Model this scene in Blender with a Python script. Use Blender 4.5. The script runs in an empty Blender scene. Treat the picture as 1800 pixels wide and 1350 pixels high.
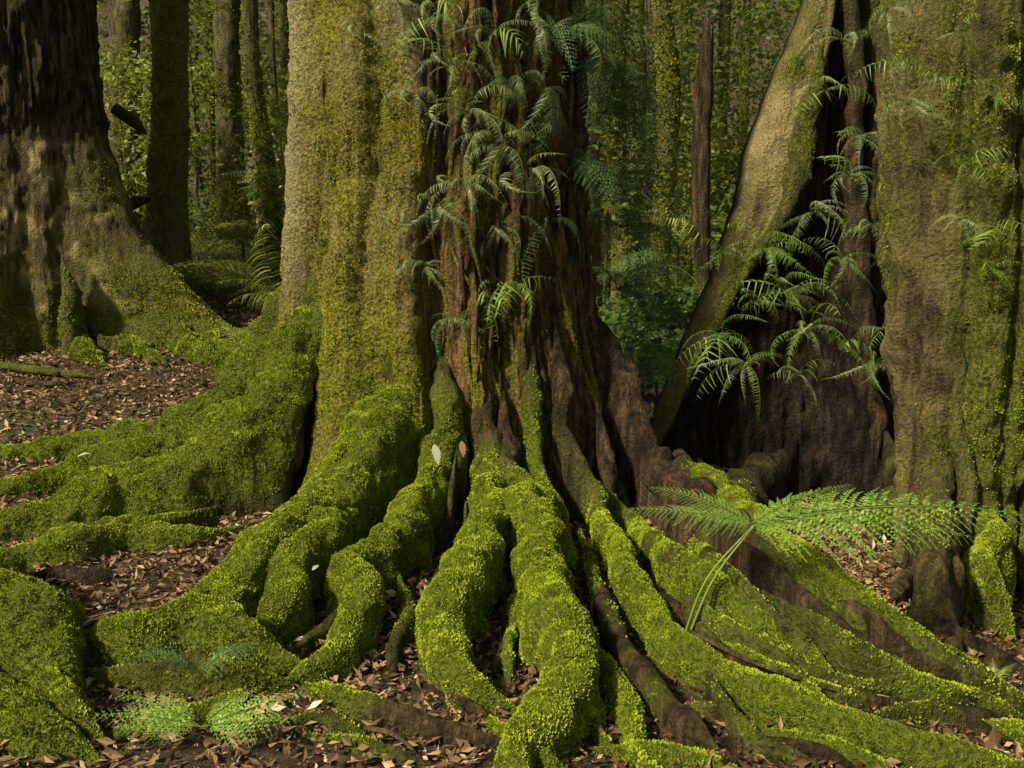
import bpy, math, random
import numpy as np
rng=np.random.default_rng(7); random.seed(7)
SC=bpy.context.scene; COL=SC.collection
PI=math.pi
# ---------------------------------------------------------------- camera maths
F0=1766.; CH=1.4; TH=math.atan(245/F0)
def ray(px,py):
    x=(px-900)/F0; u=(675-py)/F0
    return np.array([x, math.cos(TH)+u*math.sin(TH), -math.sin(TH)+u*math.cos(TH)])
def atD(px,py,D):
    d=ray(px,py); return np.array([0,0,CH])+d*(D/d[1])
# ---------------------------------------------------------------- noise
def _h(ix,iy,iz,s):
    n=(ix*374761393+iy*668265263+iz*2147483647+s*1274126177)&0xffffffff
    n=((n^(n>>13))*1274126177)&0xffffffff
    n=(n^(n>>16))
    n=(n*2246822519)&0xffffffff
    n=n^(n>>15)
    return (n&0xffff)/65535.0
def vn(P,sc,seed=0):
    Q=np.asarray(P,float)*sc+1000.0
    I=np.floor(Q).astype(np.int64); f=Q-I; f=f*f*(3-2*f)
    x,y,z=I[...,0],I[...,1],I[...,2]; fx,fy,fz=f[...,0],f[...,1],f[...,2]
    r=0
    for a in (0,1):
        wa=fx if a else 1-fx
        for b in (0,1):
            wb=fy if b else 1-fy
            for c in (0,1):
                wc=fz if c else 1-fz
                r=r+wa*wb*wc*_h(x+a,y+b,z+c,seed)
    return r*2-1
def fbm(P,sc,seed=0,o=3):
    r=0;a=1;t=0
    for k in range(o):
        r=r+a*vn(P,sc*(2.03**k),seed+k*17); t+=a; a*=.55
    return r/t
def S(t): t=np.clip(t,0,1); return t*t*(3-2*t)
# ---------------------------------------------------------------- ground
def g(x,y):
    x=np.asarray(x,float); y=np.asarray(y,float)
    z=0.15*np.clip(y-6.4,0,9)*S((-x-0.2)/2.2)
    z=z-0.24*S((x-1.0)/1.2)*S((8.5-y)/2)
    z=z+0.05*np.clip(y-10,0,16)
    z=z+0.75*np.clip(y-27,0,38)+0.6*np.clip(np.abs(x)-22,0,40)+0.3*np.clip(-8-y,0,20)
    P=np.stack([x,y,np.zeros_like(x)],-1)
    return z+0.05*fbm(P,1.1,5,3)
def atH(px,py,h):
    d=ray(px,py); s=np.linspace(1.5,26,3000)
    p=np.array([0,0,CH])[None]+d[None]*s[:,None]
    k=np.nonzero(p[:,2]<g(p[:,0],p[:,1])+h)[0]
    return p[k[0]] if len(k) else p[-1]
# ---------------------------------------------------------------- objects
def tag(o,label=None,cat=None,group=None,kind=None):
    if label: o['label']=label
    if cat: o['category']=cat
    if group: o['group']=group
    if kind: o['kind']=kind
    return o
def thing(name,label,cat,loc,group=None):
    o=bpy.data.objects.new(name,None); COL.objects.link(o); o.location=[float(v) for v in loc]
    o.empty_display_size=.1
    return tag(o,label,cat,group)
def mk(name,V,F,mats,mi=None,attrs=None,smooth=True,parent=None):
    V=np.asarray(V,float); F=np.asarray(F,np.int32)
    if parent is not None: V=V-np.array(parent.location)[None]
    me=bpy.data.meshes.new(name)
    me.vertices.add(len(V)); me.vertices.foreach_set('co',V.astype(np.float32).ravel())
    me.loops.add(F.size); me.loops.foreach_set('vertex_index',F.ravel())
    me.polygons.add(len(F)); me.polygons.foreach_set('loop_start',np.arange(0,F.size,4,dtype=np.int32))
    for m in mats: me.materials.append(m)
    if mi is not None: me.polygons.foreach_set('material_index',np.asarray(mi,np.int32))
    if np.isscalar(smooth): smooth=np.full(len(F),smooth)
    me.polygons.foreach_set('use_smooth',np.asarray(smooth,bool))
    for k,v in (attrs or {}).items():
        a=me.attributes.new(k,'FLOAT','POINT'); a.data.foreach_set('value',np.asarray(v,np.float32))
    me.update(calc_edges=True)
    o=bpy.data.objects.new(name,me); COL.objects.link(o)
    if parent is not None: o.parent=parent
    return o
class MB:
    def __init__(s): s.V=[];s.F=[];s.m=[];s.s=[];s.A={'tint':[],'moss':[],'pale':[]};s.n=0
    def add(s,V,F,m=0,smooth=True,tint=0.5,moss=0.0,pale=0.0):
        if len(V)==0: return
        s.V.append(V);s.F.append(np.asarray(F)+s.n);s.n+=len(V)
        s.m.append(np.full(len(F),m) if np.isscalar(m) else m);s.s.append(np.full(len(F),smooth))
        for k,v in (('tint',tint),('moss',moss),('pale',pale)):
            s.A[k].append(np.full(len(V),v) if np.isscalar(v) else v)
    def build(s,name,mats,parent=None):
        return mk(name,np.concatenate(s.V),np.concatenate(s.F),mats,np.concatenate(s.m),
                  {k:np.concatenate(v) for k,v in s.A.items()},np.concatenate(s.s),parent)
def unit(v): return v/np.maximum(np.linalg.norm(v,axis=-1,keepdims=True),1e-9)
def kites(P,D,W,L,Wd,fold=0.0):
    n=len(P); D=unit(D); W=unit(W-D*np.sum(W*D,-1,keepdims=True)); L=L[:,None]; Wd=Wd[:,None]
    N=np.cross(D,W)
    V=np.stack([P,P+D*L*.45+W*Wd+N*fold*Wd,P+D*L,P+D*L*.45-W*Wd+N*fold*Wd],1).reshape(-1,3)
    return V,np.arange(4*n).reshape(n,4)
def gridF(n,m,wrap=True):
    i=np.arange(n-1)[:,None]; j=np.arange(m if wrap else m-1)[None]
    j2=(j+1)%m
    return np.stack([i*m+j,i*m+j2,(i+1)*m+j2,(i+1)*m+j],-1).reshape(-1,4)
def tufts(R,C,dens,mask,L0,L1,seed,wid=.42,upb=.25,upcol=.16):
    n,m,_=R.shape
    V=R.reshape(-1,3); F=gridF(n,m)
    A,B,Cc,Dd=V[F[:,0]],V[F[:,1]],V[F[:,2]],V[F[:,3]]
    cr=np.cross(Cc-A,Dd-B); ar=np.linalg.norm(cr,axis=1)/2; N=unit(cr)
    cen=(A+B+Cc+Dd)/4
    Ci=np.repeat(C[:-1],m,axis=0)
    sg=np.sign(np.sum(N*(cen-Ci),-1)); sg[sg==0]=1; N=N*sg[:,None]
    w=ar*np.clip(mask(cen,N),0,1)
    tot=int(w.sum()*dens)
    if tot<5: return np.zeros((0,3)),np.zeros((0,4),int),np.zeros(0)
    k=rng.choice(len(F),tot,p=w/w.sum())
    u=rng.random((tot,1)); v=rng.random((tot,1))
    P=(A[k]*(1-u)+B[k]*u)*(1-v)+(Dd[k]*(1-u)+Cc[k]*u)*v
    Nk=N[k]
    # tufts lean together in small clumps, so the cushion reads as soft pile
    lean=np.stack([vn(P,34,seed+s) for s in (1,2,3)],1)
    D=Nk*.85+lean*.5+rng.normal(0,.28,(tot,3))+np.array([0,0,upb])
    W=rng.normal(0,1,(tot,3))
    cl=fbm(P,22,seed+3,2)
    L=(L0+(L1-L0)*rng.random(tot)**1.4)*(1+.7*cl)
    Vv,Ff=kites(P-Nk*.002,D,W,L,L*wid)
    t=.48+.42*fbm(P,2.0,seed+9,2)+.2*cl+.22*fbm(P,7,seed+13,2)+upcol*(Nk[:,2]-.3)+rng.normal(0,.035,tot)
    return Vv,Ff,np.repeat(np.clip(t,0,1),4)
# ---------------------------------------------------------------- materials
def nodes(name):
    m=bpy.data.materials.new(name); m.use_nodes=True; nt=m.node_tree
    for n in list(nt.nodes): nt.nodes.remove(n)
    out=nt.nodes.new('ShaderNodeOutputMaterial'); return m,nt,out
def ramp(nt,src,stops):
    r=nt.nodes.new('ShaderNodeValToRGB'); e=r.color_ramp.elements
    while len(e)<len(stops): e.new(.5)
    for k,(p,c) in enumerate(stops): e[k].position=p; e[k].color=(*c,1)
    nt.links.new(src,r.inputs['Fac']); return r.outputs['Color']
def attr(nt,n):
    a=nt.nodes.new('ShaderNodeAttribute'); a.attribute_name=n; return a.outputs['Fac']
def noise(nt,scale,detail=4,stretch=(1,1,1),rough=.6):
    tc=nt.nodes.new('ShaderNodeTexCoord'); mp=nt.nodes.new('ShaderNodeMapping'); mp.inputs['Scale'].default_value=stretch
    n=nt.nodes.new('ShaderNodeTexNoise'); n.inputs['Scale'].default_value=scale; n.inputs['Detail'].default_value=detail; n.inputs['Roughness'].default_value=rough
    nt.links.new(tc.outputs['Object'],mp.inputs['Vector']); nt.links.new(mp.outputs[0],n.inputs['Vector']); return n.outputs['Fac']
def mixc(nt,f,a,b,mode='MIX'):
    x=nt.nodes.new('ShaderNodeMix'); x.data_type='RGBA'; x.blend_type=mode
    if isinstance(f,float): x.inputs[0].default_value=f
    else: nt.links.new(f,x.inputs[0])
    for s,i in ((a,6),(b,7)):
        if isinstance(s,tuple): x.inputs[i].default_value=(*s,1)
        else: nt.links.new(s,x.inputs[i])
    return x.outputs[2]
def leafmat(name,stops,trans=.3,rough=.6,spec=.3):
    m,nt,out=nodes(name)
    c=ramp(nt,attr(nt,'tint'),stops)
    b=nt.nodes.new('ShaderNodeBsdfPrincipled'); b.inputs['Roughness'].default_value=rough; b.inputs['Specular IOR Level'].default_value=spec
    nt.links.new(c,b.inputs['Base Color'])
    if trans<=0:
        nt.links.new(b.outputs[0],out.inputs[0]); return m
    t=nt.nodes.new('ShaderNodeBsdfTranslucent'); nt.links.new(c,t.inputs['Color'])
    mx=nt.nodes.new('ShaderNodeMixShader'); mx.inputs[0].default_value=trans
    nt.links.new(b.outputs[0],mx.inputs[1]); nt.links.new(t.outputs[0],mx.inputs[2]); nt.links.new(mx.outputs[0],out.inputs[0])
    return m
def barkmat(name,bark,mossc,pale=(.5,.44,.26),fib=.12,bscale=20,bump=1.,dist=.06):
    m,nt,out=nodes(name)
    n1=noise(nt,bscale,7,(1,1,fib),.72); n2=noise(nt,3.2,4,(1,1,.4)); n3=noise(nt,55,5)
    cb=ramp(nt,n1,[(.36,bark[0]),(.5,bark[1]),(.64,bark[2])])
    cb=mixc(nt,.6,cb,ramp(nt,n2,[(.35,(.3,.28,.27)),(.65,(1,1,1))]),'MULTIPLY')
    cp=mixc(nt,.6,pale,ramp(nt,n3,[(.35,(.35,.32,.2)),(.65,(1,1,1))]),'MULTIPLY')
    cb=mixc(nt,attr(nt,'pale'),cb,cp)
    cm=ramp(nt,n3,[(.32,mossc[0]),(.5,mossc[1]),(.68,mossc[2])])
    add=nt.nodes.new('ShaderNodeMath'); add.operation='MULTIPLY_ADD'; add.inputs[1].default_value=1.6; 
    nt.links.new(n2,add.inputs[0]); add.inputs[2].default_value=-.8
    ad2=nt.nodes.new('ShaderNodeMath'); ad2.operation='ADD'; ad2.use_clamp=True
    nt.links.new(add.outputs[0],ad2.inputs[0]); nt.links.new(attr(nt,'moss'),ad2.inputs[1])
    mul=nt.nodes.new('ShaderNodeMath'); mul.operation='MULTIPLY'; mul.use_clamp=True
    nt.links.new(ad2.outputs[0],mul.inputs[0])
    sc=nt.nodes.new('ShaderNodeMath'); sc.operation='MULTIPLY'; sc.inputs[1].default_value=3; sc.use_clamp=True
    nt.links.new(attr(nt,'moss'),sc.inputs[0]); nt.links.new(sc.outputs[0],mul.inputs[1])
    c=mixc(nt,mul.outputs[0],cb,cm)
    b=nt.nodes.new('ShaderNodeBsdfPrincipled'); b.inputs['Roughness'].default_value=.8; b.inputs['Specular IOR Level'].default_value=.25
    nt.links.new(c,b.inputs['Base Color'])
    ma=nt.nodes.new('ShaderNodeMath'); ma.operation='ADD'; nt.links.new(n1,ma.inputs[0]); nt.links.new(n3,ma.inputs[1])
    bp=nt.nodes.new('ShaderNodeBump'); bp.inputs['Strength'].default_value=bump; bp.inputs['Distance'].default_value=dist
    nt.links.new(ma.outputs[0],bp.inputs['Height']); nt.links.new(bp.outputs[0],b.inputs['Normal'])
    nt.links.new(b.outputs[0],out.inputs[0]); return m
MOSSC=[(.09,.11,.01),(.2,.25,.018),(.34,.39,.03)]
M_main=barkmat('main_bark',[(.016,.011,.006),(.15,.085,.035),(.5,.3,.11)],[(.06,.06,.01),(.27,.26,.024),(.54,.49,.06)],pale=(.82,.74,.44))
M_root=barkmat('root_bark',[(.016,.011,.006),(.085,.055,.027),(.25,.16,.08)],MOSSC)
M_dark=barkmat('dark_bark',[(.016,.011,.006),(.1,.07,.034),(.26,.19,.085)],MOSSC,pale=(.5,.42,.2))
M_shaded=barkmat('shade_dark_bark',[(.01,.007,.005),(.05,.034,.021),(.13,.09,.053)],MOSSC,fib=.3)  # bark darkened to paint the recess shade; the bark slab reuses it
M_tan=barkmat('tan_bark',[(.04,.028,.012),(.16,.12,.053),(.36,.28,.115)],[(.05,.055,.01),(.15,.17,.02),(.33,.33,.045)],pale=(.7,.57,.25),fib=.25)
M_far=barkmat('far_bark',[(.045,.035,.018),(.17,.14,.065),(.38,.32,.15)],[(.1,.11,.02),(.23,.24,.045),(.42,.4,.09)],fib=.25)
M_moss=leafmat('moss_leaf',[(0,(.06,.09,.007)),(.3,(.17,.235,.011)),(.6,(.32,.395,.018)),(.85,(.43,.5,.028)),(1,(.5,.55,.038))],0,.9,.08)
M_moss2=leafmat('olive_moss_leaf',[(0,(.07,.08,.009)),(.35,(.21,.215,.018)),(.65,(.37,.365,.033)),(1,(.58,.53,.08))],0,.9,.08)
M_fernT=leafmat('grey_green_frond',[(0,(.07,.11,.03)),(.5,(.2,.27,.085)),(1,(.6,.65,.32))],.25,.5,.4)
M_fernP=leafmat('highlight_tinted_frond',[(0,(.16,.21,.07)),(.5,(.38,.44,.18)),(1,(.74,.76,.48))],.3,.45,.5)  # paler copy of the frond colour, highlights painted in
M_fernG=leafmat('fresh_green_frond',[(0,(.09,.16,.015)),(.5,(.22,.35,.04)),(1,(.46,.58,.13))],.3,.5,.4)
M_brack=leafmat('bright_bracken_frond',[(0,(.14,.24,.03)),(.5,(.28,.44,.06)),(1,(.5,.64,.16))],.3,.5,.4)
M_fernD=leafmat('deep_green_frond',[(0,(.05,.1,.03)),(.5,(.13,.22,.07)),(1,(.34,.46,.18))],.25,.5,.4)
M_leafY=leafmat('yellow_green_leaf',[(0,(.09,.12,.018)),(.45,(.25,.31,.045)),(.8,(.5,.55,.1)),(1,(.8,.8,.25))],.4,.5,.3)
M_leafD=leafmat('dark_green_leaf',[(0,(.04,.075,.02)),(.5,(.13,.2,.05)),(.85,(.31,.4,.11)),(1,(.6,.65,.26))],.4,.5,.3)
M_leafF=leafmat('haze_tinted_leaf',[(0,(.08,.11,.045)),(.5,(.21,.27,.11)),(.85,(.43,.48,.22)),(1,(.8,.8,.48))],.4,.6,.2)  # distance haze put into paler, greyer leaf colours
M_litter=leafmat('dry_leaf',[(0,(.045,.025,.012)),(.4,(.18,.105,.045)),(.75,(.44,.29,.14)),(.93,(.65,.5,.3)),(1,(.76,.66,.5))],0,.6,.35)
M_pale=leafmat('pale_leaf',[(0,(.5,.5,.38)),(1,(.7,.7,.55))],.2,.6,.3)
M_stem=leafmat('green_stem',[(0,(.12,.2,.02)),(1,(.28,.38,.06))],.0,.5,.4)
def soilmat():
    m,nt,out=nodes('forest_soil')
    n1=noise(nt,22,6,(1,1,1),.75); n2=noise(nt,1.2,4)
    c=ramp(nt,n1,[(.3,(.014,.009,.005)),(.5,(.07,.042,.02)),(.7,(.2,.12,.055))])
    c2=ramp(nt,n1,[(.35,(.02,.03,.008)),(.6,(.09,.13,.035)),(.75,(.22,.28,.07))])
    c=mixc(nt,ramp(nt,n2,[(.5,(0,0,0)),(.62,(.7,.7,.7))]),c,c2)
    b=nt.nodes.new('ShaderNodeBsdfPrincipled'); b.inputs['Roughness'].default_value=.9
    nt.links.new(c,b.inputs['Base Color'])
    bp=nt.nodes.new('ShaderNodeBump'); bp.inputs['Strength'].default_value=1; bp.inputs['Distance'].default_value=.03
    nt.links.new(n1,bp.inputs['Height']); nt.links.new(bp.outputs[0],b.inputs['Normal']); nt.links.new(b.outputs[0],out.inputs[0]); return m
M_soil=soilmat()
# ---------------------------------------------------------------- ground sheet
u=np.linspace(-1,1,420)
gx=75*np.sinh(4*u)/math.sinh(4); gy=4+70*np.sinh(4*u)/math.sinh(4)
X,Y=np.meshgrid(gx,gy); Z=g(X,Y)
Z=Z+.012*fbm(np.stack([X,Y,X*0],-1),9,3,2)
tag(mk('ground',np.stack([X,Y,Z],-1).reshape(-1,3),gridF(420,420,False),[M_soil]),kind='structure')
# ---------------------------------------------------------------- curve helpers
def crom(P,step):
    P=np.asarray(P,float); Q=np.vstack([2*P[0]-P[1],P,2*P[-1]-P[-2]]); out=[]
    for i in range(1,len(Q)-2):
        L=np.linalg.norm(Q[i+1][:3]-Q[i][:3]); n=max(2,int(L/step)); t=np.linspace(0,1,n,endpoint=False)[:,None]
        a,b,c,d=Q[i-1],Q[i],Q[i+1],Q[i+2]
        out.append(.5*((2*b)+(-a+c)*t+(2*a-5*b+4*c-d)*t**2+(-a+3*b-3*c+d)*t**3))
    out.append(Q[-2][None]); return np.vstack(out)
def smooth1(A,k):
    if len(A)<2*k+3: return A
    K=np.ones(2*k+1)/(2*k+1)
    pad=np.concatenate([np.repeat(A[:1],k,0),A,np.repeat(A[-1:],k,0)])
    return np.stack([np.convolve(pad[:,c],K,'valid') for c in range(A.shape[1])],1)
def root_pts(spec,rs=.8):
    out=[]
    for px,py,rp,d in spec:
        p=atD(px,py,d) if d>2 else atH(px,py,d)
        out.append([*p,rs*rp*p[1]/F0])
    return out
seedc=[100]
def root(spec,parent,mats,name='root',m0=1.,m1=1.,nm=44,dens=56000,L=(.004,.010),skirt=.8,step=.02,amp=1.,pale=0.,side_moss=.8,pts=None,taper=True,mossL=1,rs=.57,start=.45,mk_=None,bare=.45,tl=5.,ridge=.22):
    seedc[0]+=31; sd=seedc[0]
    A=crom(pts if pts is not None else root_pts(spec,rs),step)
    C=A[:,:3].copy(); r=A[:,3].copy(); n=len(C)
    sarc=np.concatenate([[0],np.cumsum(np.linalg.norm(np.diff(C,axis=0),axis=1))]); tt=sarc/sarc[-1]
    C+=np.stack([fbm(np.stack([sarc,sarc*0,sarc*0],1),3.4,sd+k,2) for k in range(3)],1)*np.array([.085,.06,.015])*amp*np.clip(r/.08,.3,1)[:,None]*np.clip(sarc/.6,.15,1)[:,None]
    r=r*(1+.24*min(1,amp)*fbm(np.stack([sarc,sarc*0+9,sarc*0],1),3.5,sd+5,3))
    if taper:
        endd=(sarc[-1]-sarc)/(r[-1]*tl+1e-6); r=r*(np.clip(endd,0.01,1)**.8)
    if start>0: r=r*(.12+.88*S(sarc/start))
    T=unit(np.gradient(C,axis=0)); T=unit(smooth1(T,5))
    ov=C[-1]-C[0]; ov[2]=0; ov=unit(ov)
    H=T.copy(); H[:,2]=0; H=unit(smooth1(H+.25*ov[None],4)); H[:,2]=0; H=unit(H)
    Sd=np.cross(H,np.array([0,0,1.])); U=unit(np.cross(Sd,T))
    a=np.linspace(0,2*PI,nm,endpoint=False)
    ca=np.cos(a)[None,:,None]; sa=np.sin(a)[None,:,None]
    off=Sd[:,None]*ca+U[:,None]*sa
    # a ridge along the top so that the section is not a round tube
    ecc=1+ridge*np.clip(np.sin(a),0,1)[None,:]**3*(1+.8*fbm(np.stack([sarc,sarc*0,sarc*0+4],1),3,sd+8,2))[:,None]
    R=C[:,None]+off*r[:,None,None]*ecc[...,None]
    G=g(R[...,0],R[...,1])
    w=np.clip(-np.sin(a)*1.6,0,1)[None,:]*S((1-np.clip((C[:,2]-g(C[:,0],C[:,1]))-skirt,0,1)*5))[:,None]
    R[...,2]=R[...,2]*(1-w)+np.minimum(R[...,2],G-.04)*w
    flare=1+.34*w
    R[...,:2]=C[:,None,:2]+(R[...,:2]-C[:,None,:2])*flare[...,None]
    rr=np.clip(r/.1,.15,1.1)[:,None,None]
    nz=.045*fbm(R,6,sd,2)+.03*fbm(R,14,sd+1,2)+.014*fbm(R,32,sd+2,2)
    ms=m0+(m1-m0)*S(tt*2.2) if mk_ is None else np.interp(tt,mk_[0],mk_[1])
    R=R+off*nz[...,None]*rr*amp
    mo=np.clip(ms[:,None]+bare*fbm(R,4,sd+7,3),0,1)*np.ones((1,nm))
    mo=mo*np.where(np.sin(a)[None]<-.3,side_moss*.8,1)
    mb=MB(); F=gridF(n,nm)
    mb.add(R.reshape(-1,3),F,0,True,.5,mo.ravel(),(pale*np.clip(np.sin(a)[None]+.4,0,1)*np.ones((n,1))).ravel())
    mf=((mo.reshape(n,nm)[:-1]).reshape(-1))
    def mask(cen,N):
        q=np.clip((mf-.35)*2.4,0,1)
        q=q*np.clip(.55+N[:,2]*.9+.8*fbm(cen,6,sd+11,2),side_moss*.22,1)
        return q
    if dens>0:
        V2,F2,t2=tufts(R,C,dens,mask,L[0],L[1],sd)
        mb.add(V2,F2,mossL,False,t2)
    return mb.build(name,mats,parent)
def loft(zs,keys,nphi,lobes=(),creases=(),seed=0,amp=.02,fibre=None,zb=0):
    keys=np.array(keys); z=zs
    cx=np.interp(z,keys[:,0],keys[:,1]); cy=np.interp(z,keys[:,0],keys[:,2]); Rr=np.interp(z,keys[:,0],keys[:,3])
    k=max(2,int(.25/(z[1]-z[0])))
    M=smooth1(np.stack([cx,cy,Rr],1),k); cx,cy,Rr=M.T
    ph=np.linspace(-PI,PI,nphi,endpoint=False)
    R=Rr[:,None]*np.ones((1,nphi)); zr=np.clip(z-zb,0,None)[:,None]
    wob=6*np.sin(z*1.9+seed)+3*np.sin(z*4.3+seed*2)
    def ga(p,w,wb=0):
        d=np.degrees(np.angle(np.exp(1j*(ph[None]-np.radians(p+wb*wob)[:,None])))); return np.exp(-(d/w)**2)
    for p,A,w,dec in lobes: R=R+A*ga(p,w)*np.exp(-zr/dec)
    for p,A,w,dec in creases: R=R-A*ga(p,w,.4)*(.45+.55*np.exp(-zr/dec))
    P=np.stack([cx[:,None]+R*np.sin(ph)[None],cy[:,None]-R*np.cos(ph)[None],z[:,None]*np.ones((1,nphi))],-1)
    Q=P*np.array([1,1,.45])
    nz=amp*2.0*fbm(Q,2.2,seed,2)+amp*fbm(P,9,seed+1,3)
    if fibre is not None:
        fb=fibre(np.degrees(ph)[None]*np.ones((len(z),1)),z[:,None]*np.ones((1,nphi)))
        Qf=P*np.array([1,1,.07]); nz=nz+fb*(1-2*np.abs(fbm(Qf,16,seed+4,3)))+fb*.6*fbm(P*np.array([1,1,.2]),40,seed+6,2)
    d=np.stack([np.sin(ph),-np.cos(ph),ph*0],-1)[None]
    P=P+d*nz[...,None]
    C=np.stack([cx,cy,z],1)
    return P,C,np.degrees(ph)
def leafcloud(cent,sig,N,s0,s1,seed=0,wid=.3,flat=.5,cl=1):
    cent=np.asarray(cent,float); k=rng.integers(0,len(cent),N)
    P=cent[k]+rng.normal(0,1,(N,3))*np.asarray(sig)
    D=rng.normal(0,1,(N,3)); D[:,2]=D[:,2]*flat-.25
    W=rng.normal(0,1,(N,3)); W[:,2]*=flat
    L=s0+(s1-s0)*rng.random(N)
    V,F=kites(P,D,W,L,L*wid,fold=.25)
    t=np.clip(.42+.42*fbm(P,.9,seed,3)+rng.normal(0,.12,N),0,1)
    return V,F,np.repeat(t,4)
def crown_centres(c,rad,n):
    v=unit(rng.normal(0,1,(n,3)))*(.35+.65*rng.random((n,1))**.5)
    return np.asarray(c)+v*np.asarray(rad)
# ================================================================ MAIN TREE
XC,YC=-.434,5.9
main=thing('giant_mossy_tree','huge moss covered rainforest tree with spreading ridged roots in the middle','tree',(XC,YC,0))
zs=np.arange(-.25,8.5,.02)
keys=[(-.3,XC+.03,YC,.94),(0,XC+.03,YC,.92),(.3,XC+.03,YC,.87),(.7,XC+.02,YC,.81),(1.2,XC,YC,.785),(3,XC,YC,.775),(8.5,XC+.1,YC,.62)]
def fibm(ph,z): return .011+.05*S((ph-0)/20.)*S((120-ph)/20)
P,C,PH=loft(zs,keys,500,
   lobes=[(-86,.55,18,.62),(-64,.22,9,.42),(-30,.34,14,.36),(-3,.14,5,.4),(17,.18,6,.4),(40,.2,7,.4),(57,.22,7,.45),(84,.5,20,.45),(-140,.3,25,.5),(140,.3,25,.5),(-34,.05,12,30),(-66,.05,8,30),(-8,.04,8,30)],
   creases=[(-50,.17,5,1.3),(-74,.06,4,3),(-21,.06,4,6),(6,.14,5.5,1.5),(29,.06,4,1.0),(50,.05,4,1.0),(68,.05,4,1.0),(-13,.06,4,.5),(-38,.035,3,6)],seed=3,amp=.034,fibre=fibm)
n,m,_=P.shape
phg=PH[None]*np.ones((n,1)); zg=zs[:,None]*np.ones((1,m))
nn=fbm(P*np.array([1,1,.5]),3.5,29,3)
mo=S((10-phg+26*nn)/22)*S((phg+175)/30)*np.clip(.86+.9*nn+.5*S((1.4-zg)/.8),0,1)
mo=np.maximum(mo,np.clip(S((.8-zg)/.7)*S((55-phg)/30)*(.5+1.5*nn),0,1)*.9)*(1-.5*S((-56-phg)/12)*S((zg-1.)/.6))
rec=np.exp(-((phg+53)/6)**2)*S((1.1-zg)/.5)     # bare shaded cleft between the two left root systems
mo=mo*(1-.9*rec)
mo=np.maximum(mo,np.clip(.08+1.4*fbm(P*np.array([1,1,.3]),6,77,3),0,.6)*S((phg-5)/5))
mo=np.clip(mo*.95,0,1)
pale=.95*S((-50-phg)/12)*S((zg-.8)/.6)*S((phg+130)/20)*np.clip(.7+.8*nn,0,1)+.5*S((3-phg)/12)*np.clip(.4+1.2*fbm(P*np.array([1,1,.4]),5,8,3),0,1)*S((zg-.8)/.8)  # paler left bark, the flank's sun highlight also put into the colour
mb=MB(); mb.add(P.reshape(-1,3),gridF(n,m),0,True,.5,mo.ravel(),np.clip(pale,0,1).ravel())
mf=mo[:-1].ravel()
V2,F2,t2=tufts(P,C,34000,lambda c,N:np.clip((mf-.3)*1.8,0,1)*np.clip(.5+1.9*fbm(c,6,4,3),0.04,1)*(c[:,2]<3.3)*(c[:,1]<6.4),.004,.010,5)
zf=V2[0::4,2]+.5*fbm(V2[0::4],2.5,15,3)
mb.add(V2,F2,np.where(zf<1.0,2,1),False,t2)
mb.build('trunk',[M_main,M_moss2,M_moss],main)
mb=MB(); V,F,t=leafcloud(crown_centres((XC,YC,11),(4.5,4.5,1.8),40),(.55,.55,.35),4000,.1,.2,3); mb.add(V,F,0,False,t); mb.build('crown',[M_leafD],main)  # unseen crown, added to shade and dim the light below
MM=[M_root,M_moss]
def R_(spec,**k): return root(spec,main,MM,**k)
LR=dict(rs=.62)
R_([(562,330,36,5.88),(545,450,52,5.9),(512,560,66,5.93),(455,655,62,5.97),(385,715,54,6.03),(260,765,44,6.2),(110,795,38,6.35),(-90,820,34,6.4)],m0=.4,start=.5,**LR)
R_([(470,670,50,5.75),(400,735,52,5.72),(320,778,48,5.7),(200,815,44,5.75),(80,845,42,5.65),(0,880,40,5.5),(-90,910,38,5.3)],**LR)
R_([(608,380,40,5.66),(588,500,62,5.55),(550,610,78,5.4),(490,705,82,5.28),(405,790,78,5.15),(290,850,76,5.05),(160,892,80,4.9),(20,930,86,4.75),(-130,955,86,4.6)],m0=.4,skirt=.42,start=.5,side_moss=.3,**LR)
R_([(430,925,34,.04),(330,950,44,.03),(200,960,44,.02),(60,985,40,.01),(-60,990,40,.01)],dens=36000,bare=.7,m0=.6,m1=.6,**LR)
R_([(380,890,26,.12),(300,915,34,.1),(200,940,42,.08),(70,970,54,.06),(-40,985,54,.05)],dens=40000,m0=.7,m1=.8,**LR)
R_([(700,500,50,5.38),(696,640,80,5.22),(680,740,102,5.05),(650,825,108,4.8),(604,885,104,4.56),(550,932,96,.16),(475,990,90,.13),(425,1055,74,.09),(375,1125,50,.04)],m0=.35,start=.8)
R_([(650,870,56,4.65),(580,945,62,.16),(520,1010,62,.14),(482,1070,58,.11),(450,1130,52,.06)])
R_([(560,905,34,.16),(470,945,40,.14),(400,1000,38,.09),(350,1050,30,.04),(320,1090,20,.01)])
R_([(768,560,36,5.3),(777,780,50,4.95),(755,865,56,4.72),(692,942,62,.16),(640,1010,66,.14),(642,1070,62,.12),(612,1125,56,.08),(560,1175,46,.05),(490,1205,30,.02)],m0=.1,m1=1.1)
R_([(700,1010,30,.08),(715,1080,30,.06),(690,1140,26,.04),(700,1200,18,.01)],m0=.4,m1=.4,bare=.7)
R_([(835,600,30,5.2),(858,770,40,4.95),(864,860,52,4.68),(845,950,60,.22),(805,1030,68,.19),(787,1100,70,.14),(800,1165,60,.09),(850,1215,44,.05),(920,1250,28,.01)],m0=.0,m1=1.1)
R_([(880,660,32,5.18),(905,830,46,4.83),(935,910,58,.24),(965,1000,70,.2),(992,1090,82,.16),(992,1175,86,.12),(955,1260,76,.08),(930,1340,64,.05),(940,1420,50,.03)],m0=.1,m1=1.1)
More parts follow.
